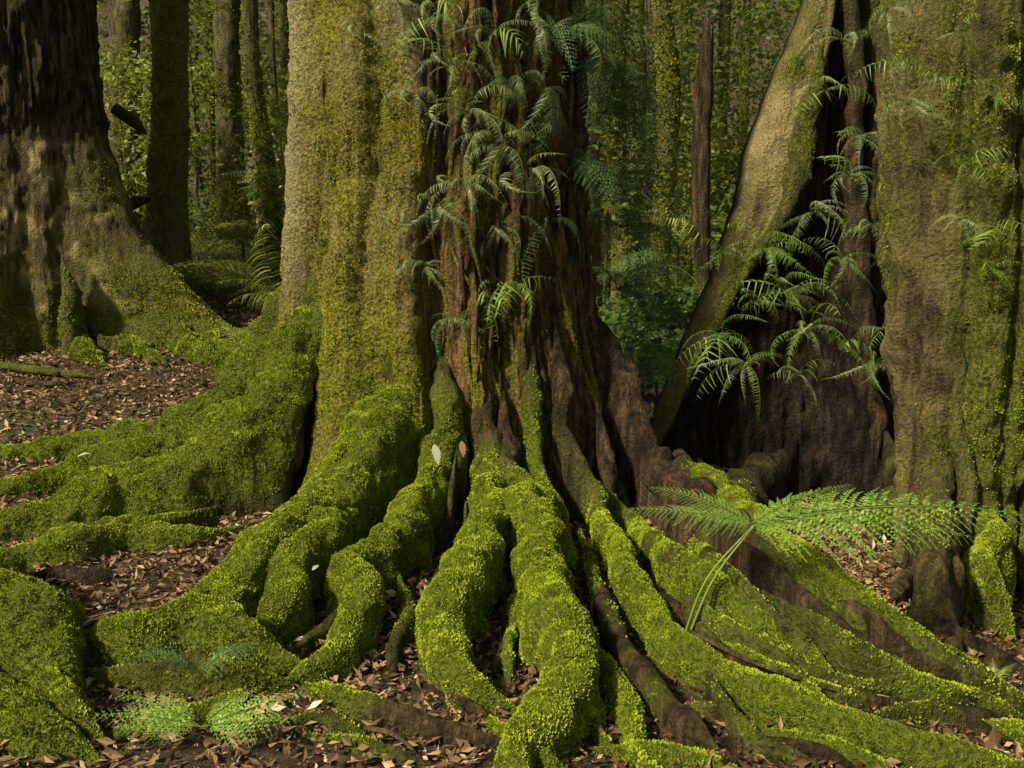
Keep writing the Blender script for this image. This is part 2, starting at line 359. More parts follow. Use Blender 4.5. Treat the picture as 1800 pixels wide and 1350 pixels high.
R_([(985,1060,52,.15),(1040,1150,44,.1),(1095,1230,38,.06),(1130,1320,32,.03),(1180,1400,24,.02)],m1=.7,bare=.6)
R_([(925,560,22,5.28),(945,790,26,4.96),(968,865,26,4.72),(990,940,20,.06),(1010,1000,14,.02)],m0=.0,m1=1.)
R_([(975,560,28,5.32),(1005,800,30,4.99),(1045,900,31,4.69),(1090,975,35,.14),(1140,1060,38,.12),(1200,1140,42,.1),(1300,1205,46,.08),(1420,1255,46,.07),(1550,1300,44,.06),(1700,1340,42,.05),(1860,1385,36,.04)],m0=-.1,m1=.95)
R_([(1050,1010,24,.06),(1090,1110,34,.08),(1140,1190,38,.08),(1200,1260,38,.06),(1275,1325,32,.03)],m0=.45,m1=.5,dens=40000,bare=.8)
R_([(1050,700,30,5.25),(1075,860,34,5.0),(1130,940,36,4.68),(1220,1005,42,.2),(1315,1065,44,.16),(1390,1130,38,.1),(1455,1195,28,.04),(1520,1240,20,.01)],m0=-.2,m1=.75,bare=.75)
R_([(990,420,20,5.9),(1025,540,36,5.82),(1062,650,52,5.65),(1108,770,64,5.4),(1170,862,66,5.12),(1262,930,60,.17),(1350,990,54,.15),(1450,1060,48,.12),(1570,1130,46,.1),(1690,1185,42,.08),(1830,1245,40,.05)],mk_=([0,.45,.58,.7,1],[-.2,-.2,.0,.3,.5]),side_moss=.4,dens=46000,bare=.75,start=1.1,amp=1.,ridge=.5,rs=.62)
R_([(1170,790,30,5.6),(1320,910,38,.26),(1400,972,40,.24),(1500,1052,44,.19),(1600,1120,38,.13),(1730,1180,28,.06)],m0=.0,m1=.9,side_moss=.4,dens=46000,bare=.6)
R_([(1180,1110,28,.06),(1290,1150,32,.06),(1400,1200,30,.05),(1500,1225,24,.04),(1650,1250,22,.03),(1830,1290,20,.03)],mk_=([0,.4,.6,1],[.8,.8,.1,-.3]))
TH_=dict(bare=.8,nm=20,dens=40000,rs=.78)
for sp,a0,a1 in [
 ([(1130,960,18,4.4),(1230,1060,20,.1),(1340,1130,20,.08),(1450,1190,18,.06),(1570,1215,16,.05),(1700,1225,12,.03)],.5,.6),
 ([(1090,1040,14,.04),(1190,1090,16,.06),(1290,1105,15,.06),(1400,1170,14,.05),(1520,1180,10,.03)],.3,.4),
 ([(1250,1250,20,.03),(1360,1290,24,.04),(1470,1320,20,.03),(1590,1365,18,.03)],.6,.8),
 ([(1500,1270,14,.04),(1600,1240,13,.06),(1700,1265,14,.04),(1830,1330,14,.03)],.1,.3),
 ([(1080,1200,14,.04),(1150,1250,14,.04),(1230,1240,12,.05),(1320,1270,11,.03)],.3,.3),
 ([(800,800,14,4.9),(790,880,16,4.7),(780,940,16,.05),(740,1000,14,.03),(720,1060,12,.01)],.3,.1),
 ([(1020,930,14,4.5),(1040,1010,16,.06),(1060,1080,18,.05),(1090,1160,18,.05),(1100,1240,16,.03)],.5,.7),
 ([(1230,1140,20,.1),(1260,1220,20,.07),(1330,1300,18,.05),(1440,1345,16,.03)],.5,.6),
 ([(1340,1040,18,.2),(1450,1100,20,.16),(1540,1160,18,.12),(1640,1210,16,.08),(1760,1240,13,.04)],.6,.7),
 ([(820,880,12,4.6),(812,950,13,.06),(770,1020,12,.04),(745,1090,10,.02)],.4,.5),
 ([(1560,1140,18,.1),(1620,1190,18,.08),(1700,1220,16,.06),(1810,1265,14,.04)],.5,.6),
 ([(880,1010,16,.1),(890,1080,16,.06),(880,1150,14,.03),(850,1200,10,.01)],.2,.1),
 ([(1150,1330,12,.03),(1260,1300,12,.04),(1400,1310,12,.04),(1500,1350,10,.02)],.1,.0),
 ([(1000,1000,12,.05),(1010,1080,13,.04),(1050,1170,14,.04),(1045,1260,12,.03),(1080,1330,10,.02)],.3,.6),
 ([(1200,1040,16,.18),(1290,1110,17,.12),(1370,1160,16,.08),(1470,1260,14,.05),(1560,1270,10,.03)],.4,.6),
 ([(1430,1010,16,.22),(1520,1080,17,.17),(1600,1150,16,.12),(1710,1205,14,.07)],.1,.3),
 ([(1250,900,16,.3),(1340,960,18,.26),(1430,1020,18,.2),(1540,1100,16,.14),(1650,1150,14,.1)],.1,.4),
 ([(1200,870,14,4.9),(1290,950,15,.26),(1390,1030,15,.2),(1490,1110,14,.14),(1590,1180,12,.08)],.0,.2),
 ([(1300,1200,12,.1),(1400,1225,13,.1),(1520,1262,12,.08),(1640,1300,11,.06),(1780,1330,10,.05)],.2,.3),
 ([(1100,980,12,.12),(1170,1060,13,.1),(1240,1110,12,.09),(1330,1190,12,.07),(1400,1240,10,.06)],.0,.2),
 ([(1120,840,16,5.05),(1190,930,17,4.6),(1270,1000,17,.22),(1350,1070,16,.18),(1430,1130,14,.12)],.0,.3),
 ([(600,1000,18,.06),(590,1060,20,.05),(560,1110,18,.04),(520,1150,14,.03)],.5,.6),
 ([(900,960,16,.14),(915,1030,17,.1),(905,1110,16,.07),(900,1190,14,.04)],.4,.5),
 ([(700,1190,14,.03),(780,1215,14,.03),(860,1250,12,.03)],.5,.2)]:
    R_(sp,m0=a0,m1=a1,**TH_)
BL=dict(rs=.85)
R_([(100,1125,50,.06),(250,1128,58,.1),(370,1122,60,.1),(470,1152,52,.07),(570,1190,40,.04)],**BL)
R_([(120,1180,40,.05),(260,1190,46,.05),(400,1185,46,.05),(520,1200,36,.03)],m0=.6,m1=.6,bare=.7,dens=36000,**BL)
R_([(440,1200,24,.03),(400,1240,30,.03),(300,1270,28,.02),(170,1300,24,.01)],m0=.7,m1=.8,bare=.7,start=.2)
R_([(540,1290,24,.02),(640,1310,22,.02),(760,1345,20,.02)],m0=.7,m1=.6,bare=.7,start=.2)
R_([(470,1270,20,.03),(560,1265,24,.03),(640,1290,20,.02)],m0=.8,m1=.6,bare=.7,start=.2)
R_([(535,1205,44,.03),(620,1238,36,.03),(720,1270,34,.03),(840,1302,32,.02),(920,1335,26,.01)],mk_=([0,.25,.45,1],[1,.9,.1,-.3]),start=.2)
R_([(860,1262,50,.05),(930,1320,50,.04),(1020,1375,48,.03)],start=.2)
R_([(1040,1312,34,.03),(1150,1328,38,.03),(1290,1348,34,.02)],start=.2)
R_([(1680,1258,44,.04),(1760,1285,46,.04),(1870,1310,44,.04)],start=.2)
# sinewy strands running down the rotted right side
def strand(ph0,ph1,z0,z1,r,mo_,off=.0,wv=3.2):
    pts=[]
    for t in np.linspace(0,1,14):
        z=z0+(z1-z0)*t; ph=ph0+(ph1-ph0)*t+wv*math.sin(t*7+ph0)+wv*.5*math.sin(t*15+ph1)
        j=int(np.argmin(abs(zs-z))); i=int(np.argmin(abs(PH-ph)))
        p=P[j,i]; d=np.array([math.sin(math.radians(ph)),-math.cos(math.radians(ph)),0]); q=p+d*(off)
        pts.append([*q,.72*r*(.8+.5*t)])
    root(None,main,[M_main,M_moss],'aerial_root',m0=mo_,m1=mo_+.4,nm=12,dens=24000,L=(.004,.01),skirt=-9,step=.03,amp=.35,pts=pts,bare=.8)
for a in [(8,2,2.9,.55,.014,.1),(14,12,2.6,.3,.018,.1),(19,17,3.0,.2,.022,.1),(25,24,2.8,.15,.014,.1),(30,34,3.2,.1,.024,.0),(35,41,2.9,.12,.018,.1),
          (44,49,3.1,.1,.026,.0),(52,57,2.8,.1,.016,.0),(60,66,3.1,.15,.022,.0),(70,76,3.0,.3,.02,.0),(-51,-48,2.5,.3,.016,.5),(11,21,1.6,.2,.014,.4),(16,28,1.2,.15,.012,.5),(38,30,1.5,.1,.012,.3),(4,-1,1.5,.5,.01,.3),(22,13,1.9,.4,.009,.2)]:
    strand(*a)
# ================================================================ FOREGROUND LEFT MOUND
p=atH(60,1200,0); mound=thing('mossy_root','knotted moss covered root humps in the lower left corner','root',(p[0],p[1],0))
MD=[M_root,M_moss]
root([(-120,1000,80,.1),(20,1090,88,.13),(100,1170,86,.09),(180,1250,62,.03)],mound,MD,'root_hump',start=0,rs=.85)
root([(-100,1210,76,.05),(40,1280,56,.04),(190,1345,38,.02)],mound,MD,'root_hump',start=0,rs=.85)
root([(60,1180,40,.06),(110,1250,40,.05),(200,1310,30,.02)],mound,MD,'root_hump',start=0,rs=.85,m0=.8,m1=.7)
# ================================================================ LEFT BIG TREE
def base(px,D,py=None):
    q=atD(px,600,D); return np.array([q[0],D,float(g(q[0],D))])
b=base(50,9.9); zb=b[2]
lt=thing('buttressed_tree','broad blotchy brown tree with a dark rotted upper trunk at the left edge','tree',b)
zz=np.arange(zb-.3,9,.03)
Pl,Cl,PHl=loft(zz,[(zb-.3,b[0]+.02,b[1],.92),(zb,b[0]+.02,b[1],.9),(zb+.5,b[0]+.02,b[1],.84),(zb+1.2,b[0],b[1],.78),(zb+2.2,b[0],b[1],.75),(9,b[0],b[1],.6)],340,
   lobes=[(80,1.35,18,.95),(8,.25,7,.5),(-25,.2,10,.5),(-70,.3,15,.5),(150,.4,20,.5)],creases=[(-8,.14,6,.8),(28,.1,7,.8),(-45,.1,6,.8),(50,.1,6,.8)],seed=41,amp=.04,zb=zb,
   fibre=lambda ph,z:.012+.05*S((z-2.3)/.4))
n,m,_=Pl.shape; phg=PHl[None]*np.ones((n,1)); zg=zz[:,None]*np.ones((1,m))
mo=np.clip(.5*S((zb+1.2-zg)/1.0)+.5*S((zb+.4-zg)/.4)+.6*fbm(Pl,2,51,3)+.3*np.exp(-((phg-8)/7)**2)*S((zb+.9-zg)/.3)+.25*S((phg-50)/20),0,1)*S((2.5-zg)/.3)
pa=np.clip((fbm(Pl,6,52,3)-.18)*4,0,1)*S((2.5-zg)/.3)*.95
mb=MB(); mb.add(Pl.reshape(-1,3),gridF(n,m),0,True,.5,mo.ravel(),pa.ravel())
mb.m[-1]=np.where(((zg+.5*fbm(Pl*np.array([1,1,.15]),6,6,3))[:-1].ravel()>2.4),2,0)
mfl=mo[:-1].ravel(); V2,F2,t2=tufts(Pl,Cl,16000,lambda c,N:np.clip((mfl-.35)*2,0,1)*np.clip(.5+1.6*fbm(c,5,4,3),0.05,1)*(c[:,1]<b[1]+.2),.008,.018,7); mb.add(V2,F2,1,False,t2)
mb.build('trunk',[M_tan,M_moss2,M_dark],lt)
ML=[M_tan,M_moss]
for sp in ([(330,530,22,9.75),(360,590,26,9.5),(385,625,22,.05),(440,655,12,.02)],
           [(108,440,10,9.2),(118,520,17,9.05),(128,590,24,.06),(150,625,20,.03),(180,650,10,.01)],
           [(290,560,22,9.5),(325,610,24,.05),(370,635,18,.03),(420,665,12,.02)],
           [(170,590,18,9.1),(230,610,20,.04),(300,640,16,.03)]):
    root(sp,lt,ML,'root',dens=16000,L=(.01,.02),step=.03,m0=.3,m1=1.0,rs=.9,start=.4)
mb=MB(); V,F,t=leafcloud(crown_centres((b[0],b[1],11),(4,4,2),30),(.5,.5,.35),3000,.12,.22,4); mb.add(V,F,0,False,t); mb.build('crown',[M_leafD],lt)  # crown out of view, put overhead to cast shade
# ================================================================ RIGHT NEAR TREE
q=atD(1715,600,4.85); b=np.array([q[0],4.85,float(g(q[0],4.85))]); zb=b[2]
rt=thing('twisted_tree','near tree with fissured grey brown bark and green moss streak at the right edge','tree',b)
zz=np.arange(zb-.2,8,.018)
Pr,Cr,PHr=loft(zz,[(zb-.2,b[0]+.06,b[1],.34),(zb+.1,b[0]+.06,b[1],.33),(.5,b[0]+.04,b[1],.35),(1.2,b[0]+.02,b[1],.39),(2,b[0]-.02,b[1],.42),(8,b[0]-.25,b[1],.36)],340,
   lobes=[(-60,.06,14,.6),(0,.08,12,.6),(50,.22,20,.6),(120,.15,25,.5),(-20,.04,10,9),(38,.05,12,9)],creases=[(-36,.07,5,9),(-6,.05,4,9),(17,.09,5,9),(-66,.05,4,9),(54,.08,5,9)],seed=61,amp=.045,zb=zb,fibre=lambda ph,z:.03+0*ph)
n,m,_=Pr.shape; phg=PHr[None]*np.ones((n,1)); zg=zz[:,None]*np.ones((1,m))
mo=np.clip(.6*np.exp(-((phg+14)/22)**2)*S((1.9-zg)/.9)+1.1*fbm(Pr,2.6,63,3)+.5+.2*S((phg-10)/20),0,1)*S((1.0-np.exp(-((phg+62)/20)**2)*.55))
mb=MB(); mb.add(Pr.reshape(-1,3),gridF(n,m),0,True,.5,mo.ravel(),(np.clip(.1+1.2*fbm(Pr,3,66,3),0,1)*.8).ravel())
mfr=mo[:-1].ravel(); V2,F2,t2=tufts(Pr,Cr,38000,lambda c,N:np.clip((mfr-.35)*2,0,1)*np.clip(.5+1.9*fbm(c,8,4,3),0.03,1)*(c[:,2]<3)*(c[:,1]<5),.004,.01,9)
mb.add(V2,F2,np.where(fbm(V2[0::4],3,7,2)>.0,2,1),False,t2)
mb.build('trunk',[M_tan,M_moss2,M_moss],rt)
MR=[M_tan,M_moss]
root([(1636,560,24,4.74),(1632,740,32,4.64),(1634,880,34,4.54),(1636,990,32,.26),(1655,1070,28,.12),(1700,1135,20,.02)],rt,MR,m0=.4,m1=.2,rs=.9,dens=28000,start=.8)
root([(1668,700,18,4.62),(1664,860,24,4.54),(1662,980,26,.28),(1640,1060,22,.1),(1600,1110,14,.02)],rt,MR,m0=.3,m1=.2,rs=.9,dens=28000,start=.8)
root([(1718,600,26,4.66),(1722,780,32,4.56),(1724,920,36,4.46),(1732,1010,32,.24),(1750,1080,28,.1),(1785,1135,20,.02)],rt,MR,m0=.5,m1=.8,rs=.9,bare=.6,start=.8)
root([(1790,740,26,4.66),(1812,900,32,4.54),(1832,1000,34,.2),(1860,1075,34,.08)],rt,MR,m0=.3,m1=.5,rs=.9,dens=34000,start=.8)
root([(1680,500,14,4.6),(1690,700,16,4.56),(1694,900,18,4.44),(1700,1050,16,.1),(1720,1110,10,.02)],rt,MR,m0=.3,m1=.4,rs=.9,nm=16,skirt=-9,dens=26000)
root([(1700,1090,16,.05),(1670,1150,14,.03),(1720,1185,10,.02)],rt,MR,m0=.2,m1=.3,rs=.9,nm=16)
root([(1600,1075,16,.06),(1660,1110,18,.05),(1730,1145,20,.04),(1830,1195,20,.03)],rt,[M_dark,M_moss2],m0=.05,m1=.0,dens=0,start=0,rs=.9)
root([(1650,960,24,4.5),(1600,1010,20,.1),(1560,1060,12,.03)],rt,[M_tan,M_moss2],m0=.1,m1=.0,dens=0,rs=.9)
mb=MB(); V,F,t=leafcloud(crown_centres((b[0]+.5,b[1],10),(3,3,1.5),24),(.5,.5,.35),2000,.1,.2,4); mb.add(V,F,0,False,t); mb.build('crown',[M_leafD],rt)  # overhead crown outside the view, added for its shade
# ================================================================ RIGHT REAR TREE WITH DIAGONAL BUTTRESS
q=atD(1500,600,6.9); b=np.array([q[0],6.9,float(g(q[0],6.9))]); zb=b[2]
rr=thing('strangler_tree','dark hollow based tree with a long pale diagonal buttress on its left side','tree',b)
zz=np.arange(zb-.2,9,.024)
Pb,Cb,PHb=loft(zz,[(zb-.2,b[0],b[1],.72),(zb+.3,b[0],b[1],.66),(1.2,b[0]-.02,b[1],.5),(2.5,b[0],b[1],.42),(9,b[0],b[1],.34)],280,
   lobes=[(-80,.3,20,.7),(30,.2,12,.6)],creases=[(-40,.05,6,2),(8,.05,6,2),(35,.04,5,2)],seed=71,amp=.045,zb=zb,fibre=lambda ph,z:.024+0*ph)
n,m,_=Pb.shape
mo=np.clip((.45+.8*fbm(Pb,1.8,73,3))*S((zz-.9)/.8)[:,None],0,1)
mb=MB(); mb.add(Pb.reshape(-1,3),gridF(n,m),0,True,.5,mo.ravel()); mfb=mo[:-1].ravel()
mb.m[-1]=np.where((Pb[:-1,:,2]+.5*fbm(Pb[:-1],2.5,8,3)).ravel()<1.35,2,0)  # foot of the trunk takes the bark with painted shade
V2,F2,t2=tufts(Pb,Cb,18000,lambda c,N:np.clip((mfb-.3)*2,0,1)*np.clip(.5+1.6*fbm(c,6,4,3),0.04,1)*(c[:,2]<4)*(c[:,1]<7),.006,.014,9); mb.add(V2,F2,1,False,t2)
mb.build('trunk',[M_dark,M_moss2,M_shaded],rr)
# the thin diagonal fin: a rounded pale leading edge in front of a recessed face with shade put into its bark colour
ed=[(1470,-160,20),(1428,0,34),(1375,130,74),(1328,260,90),(1298,375,76),(1266,480,42),(1226,590,25),(1180,690,23),(1130,800,26),(1095,880,28)]
EP=np.array([[*atD(px,py,6.35-.25*k/9),bw*6.3/F0] for k,(px,py,bw) in enumerate(ed)])
EP=EP[np.argsort(EP[:,2])]
zf=np.arange(EP[0,2]-.05,EP[-1,2],.02)
E=smooth1(np.stack([np.interp(zf,EP[:,2],EP[:,c]) for c in (0,1,3)],1),6); xe,ye,bw=E.T
xe=xe+.03*fbm(np.stack([zf,zf*0,zf*0],1),2.5,301,3)
xi=np.full_like(zf,b[0]+.05)
nf,nb=90,16
sf=np.linspace(0,1,nf)**1.25
FX=xe[:,None]+(xi-xe)[:,None]*sf[None]; dx=FX-xe[:,None]; B=bw[:,None]
yr=ye[:,None]+.12*(1-S(dx/.07))+.22*S((dx-B)/.09)+.1*S((dx-B)/.6)
FP=np.stack([FX,yr,zf[:,None]*np.ones((1,nf))],-1)
inb=S((B-dx)/.04)
nzf=.05*fbm(FP*np.array([1,1,.6]),3,311,3)+.02*fbm(FP,11,312,3)+(.012+.03*(1-inb))*(1-2*np.abs(fbm(FP*np.array([1,1,.12]),14,313,3)))
FP[...,1]-=nzf
sb=np.linspace(1,0,nb)
BX=xe[:,None]+.02+(xi-xe)[:,None]*sb[None]; BP=np.stack([BX,ye[:,None]+.42+0*BX,zf[:,None]*np.ones((1,nb))],-1)
RP=np.concatenate([FP,BP],1); n,m,_=RP.shape
FC=np.stack([(xe+xi)/2,ye+.3,zf],1)
inr=np.concatenate([inb,np.zeros((n,nb))],1)
mo=np.clip(inr*(.36+1.0*fbm(RP,3.2,315,3))+(1-inr)*(.05+.5*fbm(RP,2.5,316,3)*S((RP[...,2]-1.)/.6)),0,1)
pl=np.clip(inr*(.85+1.0*fbm(RP,6,317,3)),0,1)
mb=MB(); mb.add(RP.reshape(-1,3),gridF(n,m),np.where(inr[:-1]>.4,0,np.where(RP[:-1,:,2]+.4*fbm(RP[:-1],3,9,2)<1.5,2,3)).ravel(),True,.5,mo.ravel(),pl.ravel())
mfb=(mo[:-1]).ravel(); frn=np.tile((np.arange(m)<nf),n-1)
V2,F2,t2=tufts(RP,FC,34000,lambda c,N:np.clip((mfb-.35)*2,0,1)*frn*np.clip(.5+1.8*fbm(c,7,4,3),0.03,1)*(c[:,2]<3.4),.004,.01,319); mb.add(V2,F2,1,False,t2)
mb.build('buttress',[M_tan,M_moss2,M_shaded,M_dark],rr)
root([(1446,60,14,6.3),(1428,200,18,6.28),(1398,330,16,6.22),(1345,425,12,6.15),(1292,510,9,6.1),(1245,610,7,6.05)],rr,[M_tan,M_moss],'aerial_root',m0=.9,m1=.6,skirt=-9,dens=30000,nm=16,rs=1.)
root([(1485,-100,20,6.4),(1500,200,20,6.4),(1512,450,22,6.35),(1525,640,22,6.25),(1545,820,20,6.1)],rr,[M_dark,M_moss2],'aerial_root',m0=.5,m1=-.2,skirt=-9,dens=22000,nm=20,start=0,amp=.7,rs=.8)
root([(1565,-100,28,6.2),(1562,200,24,6.2),(1572,450,26,6.1),(1582,640,28,6.0),(1602,820,26,5.8)],rr,[M_dark,M_moss2],'aerial_root',m0=.5,m1=.2,skirt=-9,dens=22000,nm=20,start=0,amp=.7,rs=.8)
root([(1400,780,50,6.2),(1330,850,44,5.9),(1260,910,34,.08),(1220,950,20,.02)],rr,[M_shaded,M_moss2],m0=.0,m1=.2,dens=10000,nm=24,bare=.6,rs=.9)
root([(1560,760,40,6.1),(1570,850,38,5.8),(1560,910,30,5.5),(1530,950,18,.02)],rr,[M_shaded,M_moss2],m0=.0,m1=.2,dens=10000,nm=24,bare=.6,rs=.9)
mb=MB(); V,F,t=leafcloud(crown_centres((b[0],b[1],10.5),(3.5,3.5,1.5),24),(.5,.5,.35),2000,.1,.2,4); mb.add(V,F,0,False,t); mb.build('crown',[M_leafD],rr)  # crown above the frame, added as a shade caster
# ================================================================ BACKGROUND TREES
def bgtree(name,label,pxt,pxb,hw,D,moss,mat,leafm,crown=True,top=None,cr=2.0,ncr=450,bend=0.,pal=0.):
    t0=atD(pxt,0,D); b0=atD(pxb,450,D); zb=float(g(b0[0],D)); r=hw*D/F0
    sl=(t0[0]-b0[0])/(t0[2]-b0[2]); o=thing(name,label,'tree',(b0[0]+sl*(zb-b0[2]),D,zb))
    ztop=top if top else 10.5
    zz=np.arange(zb-.2,ztop,.06 if hw>15 else .1); x=lambda z:b0[0]+sl*(z-b0[2])+(bend+.03)*math.sin(z*1.3+pxt)
    ks=[(z,x(z),D+.1*math.sin(z),r*(1.0+.9*math.exp(-max(z-zb,0)/.25))*(1-.03*z)) for z in np.linspace(zb-.2,ztop,30)]
    P_,C_,PH_=loft(zz,ks,56 if hw>15 else 28,lobes=[(-60,r*.5,20,.4),(50,r*.5,20,.4)],seed=int(pxb),amp=.035*min(1,r/.15),zb=zb,fibre=lambda ph,z:.01*min(1,r/.1)+0*ph)
    n,m,_=P_.shape; mo=np.clip(moss+.9*fbm(P_,1.8,int(pxb)+3,3),0,1)
    if top: P_[-1,:,2]+=.35*rng.random(m)
    mb=MB(); mb.add(P_.reshape(-1,3),gridF(n,m),0,True,.5,mo.ravel(),pal*np.clip(.4+fbm(P_,2.5,9,2),0,1).ravel()); mf_=mo[:-1].ravel()
    V2,F2,t2=tufts(P_,C_,6000,lambda c,N:np.clip((mf_-.3)*2,0,1)*(c[:,2]<8),.012,.028,9); 
    mb.add(V2,F2,1,False,t2); mb.build('trunk',[mat,M_moss2],o)
    if crown:
        mb=MB(); V,F,t=leafcloud(crown_centres((x(9.7),D,9.7),(cr,cr,1.6),14),(.45,.45,.4),ncr,.12,.24,int(pxt)); mb.add(V,F,0,False,t); mb.build('crown',[leafm],o)  # crowns above the view, added to darken the background
    return o
BT=[('slim_tree','straight slim mossy tree just right of the broad left tree',298,290,33,11.5,.5,M_far,M_leafD,dict(pal=.3)),
('forest_tree','dark slender trunk half hidden behind the broad left tree',222,215,26,14.5,.2,M_far,M_leafD,{}),
('forest_tree','brown trunk left of the twin pair behind the left ferns',408,400,24,14,.35,M_far,M_leafY,{}),
('forest_tree','wavy mossy trunk nearest to the left side of the giant tree',452,462,17,12.5,.5,M_far,M_leafD,dict(bend=.06)),
('forest_tree','very thin pale sapling between the slim mossy tree and the brown trunk',346,348,7,17,.3,M_far,M_leafY,dict(pal=.4)),
('forest_tree','thin distant trunk just left of the giant tree',505,500,10,17,.4,M_far,M_leafY,{}),
('forest_tree','slender yellow mossy trunk just right of the hanging dark ferns',1088,1092,13,13.5,.8,M_far,M_leafY,dict(pal=.5)),
('forest_tree','wavy golden mossy trunk left of the broken dead stem',1160,1170,18,12,.8,M_far,M_leafY,dict(bend=.05,pal=.5)),
('forest_tree','thin pale distant trunk right of the broken dead stem',1275,1270,9,15,.3,M_far,M_leafY,dict(pal=.5)),
('snag_tree','dark broken dead tree stem with a ragged top in the right background',1240,1238,15,11,.1,M_dark,M_leafD,dict(crown=False,top=3.5)),
('forest_tree','thin distant trunk between the golden trunk and the dead stem',1205,1203,7,16,.4,M_far,M_leafY,dict(pal=.3)),
('forest_tree','thin trunk close against the right flank of the giant tree',1045,1050,9,15,.5,M_far,M_leafY,{}),
('forest_tree','thin mossy trunk between the two golden trunks',1128,1122,6,16,.6,M_far,M_leafY,dict(pal=.4)),
('forest_tree','slender trunk just left of the pale diagonal buttress',1310,1300,8,14.5,.5,M_far,M_leafY,dict(pal=.3)),
('forest_tree','blotchy brown trunk behind the twisted tree in the top right corner',1780,1800,40,7.2,.3,M_tan,M_leafD,dict(pal=.4)),
('forest_tree','distant trunk left of the slim mossy tree',243,240,7,16,.4,M_far,M_leafY,{}),
('forest_tree','thin far trunk between the wavy mossy trunk and the giant tree',482,484,6,15,.4,M_far,M_leafY,dict(pal=.3)),
('forest_tree','thin far trunk just right of the slim mossy tree',372,374,8,16,.5,M_far,M_leafY,{})]
for t in BT: bgtree(t[0],t[1],t[2],t[3],t[4],t[5],t[6],t[7],t[8],**t[9])
# ================================================================ FOLIAGE MASSES
def inview(n,y0,y1,zf):
    y=y0+(y1-y0)*rng.random(n); x=(rng.random(n)*2-1)*(.56*y+1.5); z=g(x,y)+zf(n); return np.stack([x,y,z],1)
c=inview(800,18,24,lambda n:rng.random(n)*8.)
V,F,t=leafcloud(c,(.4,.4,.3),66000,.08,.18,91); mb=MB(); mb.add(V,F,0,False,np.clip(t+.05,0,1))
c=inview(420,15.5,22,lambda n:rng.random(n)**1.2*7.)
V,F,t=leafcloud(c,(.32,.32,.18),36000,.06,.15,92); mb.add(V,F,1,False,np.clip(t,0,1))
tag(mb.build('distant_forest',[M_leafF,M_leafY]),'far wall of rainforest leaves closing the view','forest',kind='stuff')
c=inview(900,8.5,20,lambda n:rng.random(n)*.55)
c=c[~((c[:,0]<-1.2)&(c[:,1]<11.5))]
V,F,t=leafcloud(c,(.22,.22,.14),60000,.04,.11,95); mb=MB(); mb.add(V,F,0,False,np.clip(t+.1,0,1))
tag(mb.build('undergrowth',[M_leafD]),'low leafy undergrowth covering the forest floor behind the trees','undergrowth',kind='stuff')
def shrub(label,px,D,h,w,n,mat,s=(.05,.12),name='sapling'):
    q=atD(px,500,D); zb=float(g(q[0],D)); o=thing(name,label,'shrub',(q[0],D,zb),'leafy saplings in the background')
    cs=crown_centres((q[0],D,zb+h*.6),(w,w,h*.42),18)
    V,F,t=leafcloud(cs,(w*.24,w*.24,h*.045),int(n*.7),s[0],s[1],int(px)); mb=MB(); mb.add(V,F,0,False,t); mb.build('foliage',[mat],o)
    pts=[[q[0],D,zb-.05,.02],[q[0]+.05,D,zb+h*.4,.016],[q[0]-.03,D,zb+h*.9,.008]]
    root(None,o,[M_far,M_moss2],'stem',pts=pts,nm=8,dens=0,skirt=-9,step=.15,amp=.2,start=0)
for a in [('bushy sapling between the broad left tree and the slim mossy tree',225,13,2.6,.8,2600,M_leafY),
 ('tall sapling with pale leaves behind the slim mossy tree',350,15,3.8,1.0,3600,M_leafY),
 ('yellow green sapling behind the twin pair of left trunks',430,15.5,4.4,1.2,3600,M_leafY),
 ('leafy sapling close to the left flank of the giant tree',500,12.5,2.2,.7,1600,M_leafY),
 ('deep green sapling just right of the giant tree',1060,14,5.0,1.0,4200,M_leafD),
 ('tall yellow green sapling in front of the golden trunk',1130,15,5.6,1.3,4200,M_leafY),
 ('leafy sapling between golden trunk and dead stem',1205,13.5,3.0,.8,2600,M_leafY),
 ('dark leafy sapling behind the dead stem',1250,13,2.4,.7,2600,M_leafD),
 ('tall sapling left of the pale diagonal buttress',1290,13.5,4.6,.9,3400,M_leafY),
 ('low bush at the foot of the dead stem',1225,10.2,1.0,.6,2400,M_leafD),
 ('low dark bush behind the base of the diagonal buttress',1150,8.6,1.1,.5,2000,M_leafD)]:
    shrub(*a)
# ================================================================ LEAF LITTER
def litter(n,x0,x1,y0,y1,s0,s1):
    x=x0+(x1-x0)*rng.random(n); y=y0+(y1-y0)*rng.random(n)
    P=np.stack([x,y,g(x,y)+.004+.024*rng.random(n)],1)
    D=rng.normal(0,1,(n,3)); D[:,2]=np.abs(D[:,2])*.28; W=rng.normal(0,1,(n,3)); W[:,2]*=.45
    L=s0+(s1-s0)*rng.random(n)**2.4; V,F=kites(P,D,W,L,L*(.1+.2*rng.random(n)),fold=.35)
    return V,F,np.repeat(np.clip(rng.beta(1.6,2.,n)+.15*fbm(P,1.5,3,2),0,1),4)
mb=MB()
for a in [(56000,-2.9,2.6,2.3,5.2,.01,.065),(52000,-6.,-.8,5.2,11.5,.018,.08),(16000,1.0,3.6,3.6,7.5,.013,.06)]:
    V,F,t=litter(*a); mb.add(V,F,0,False,t)
tag(mb.build('leaf_litter',[M_litter]),'brown fallen leaves covering the forest floor between the roots','leaf litter',kind='stuff')
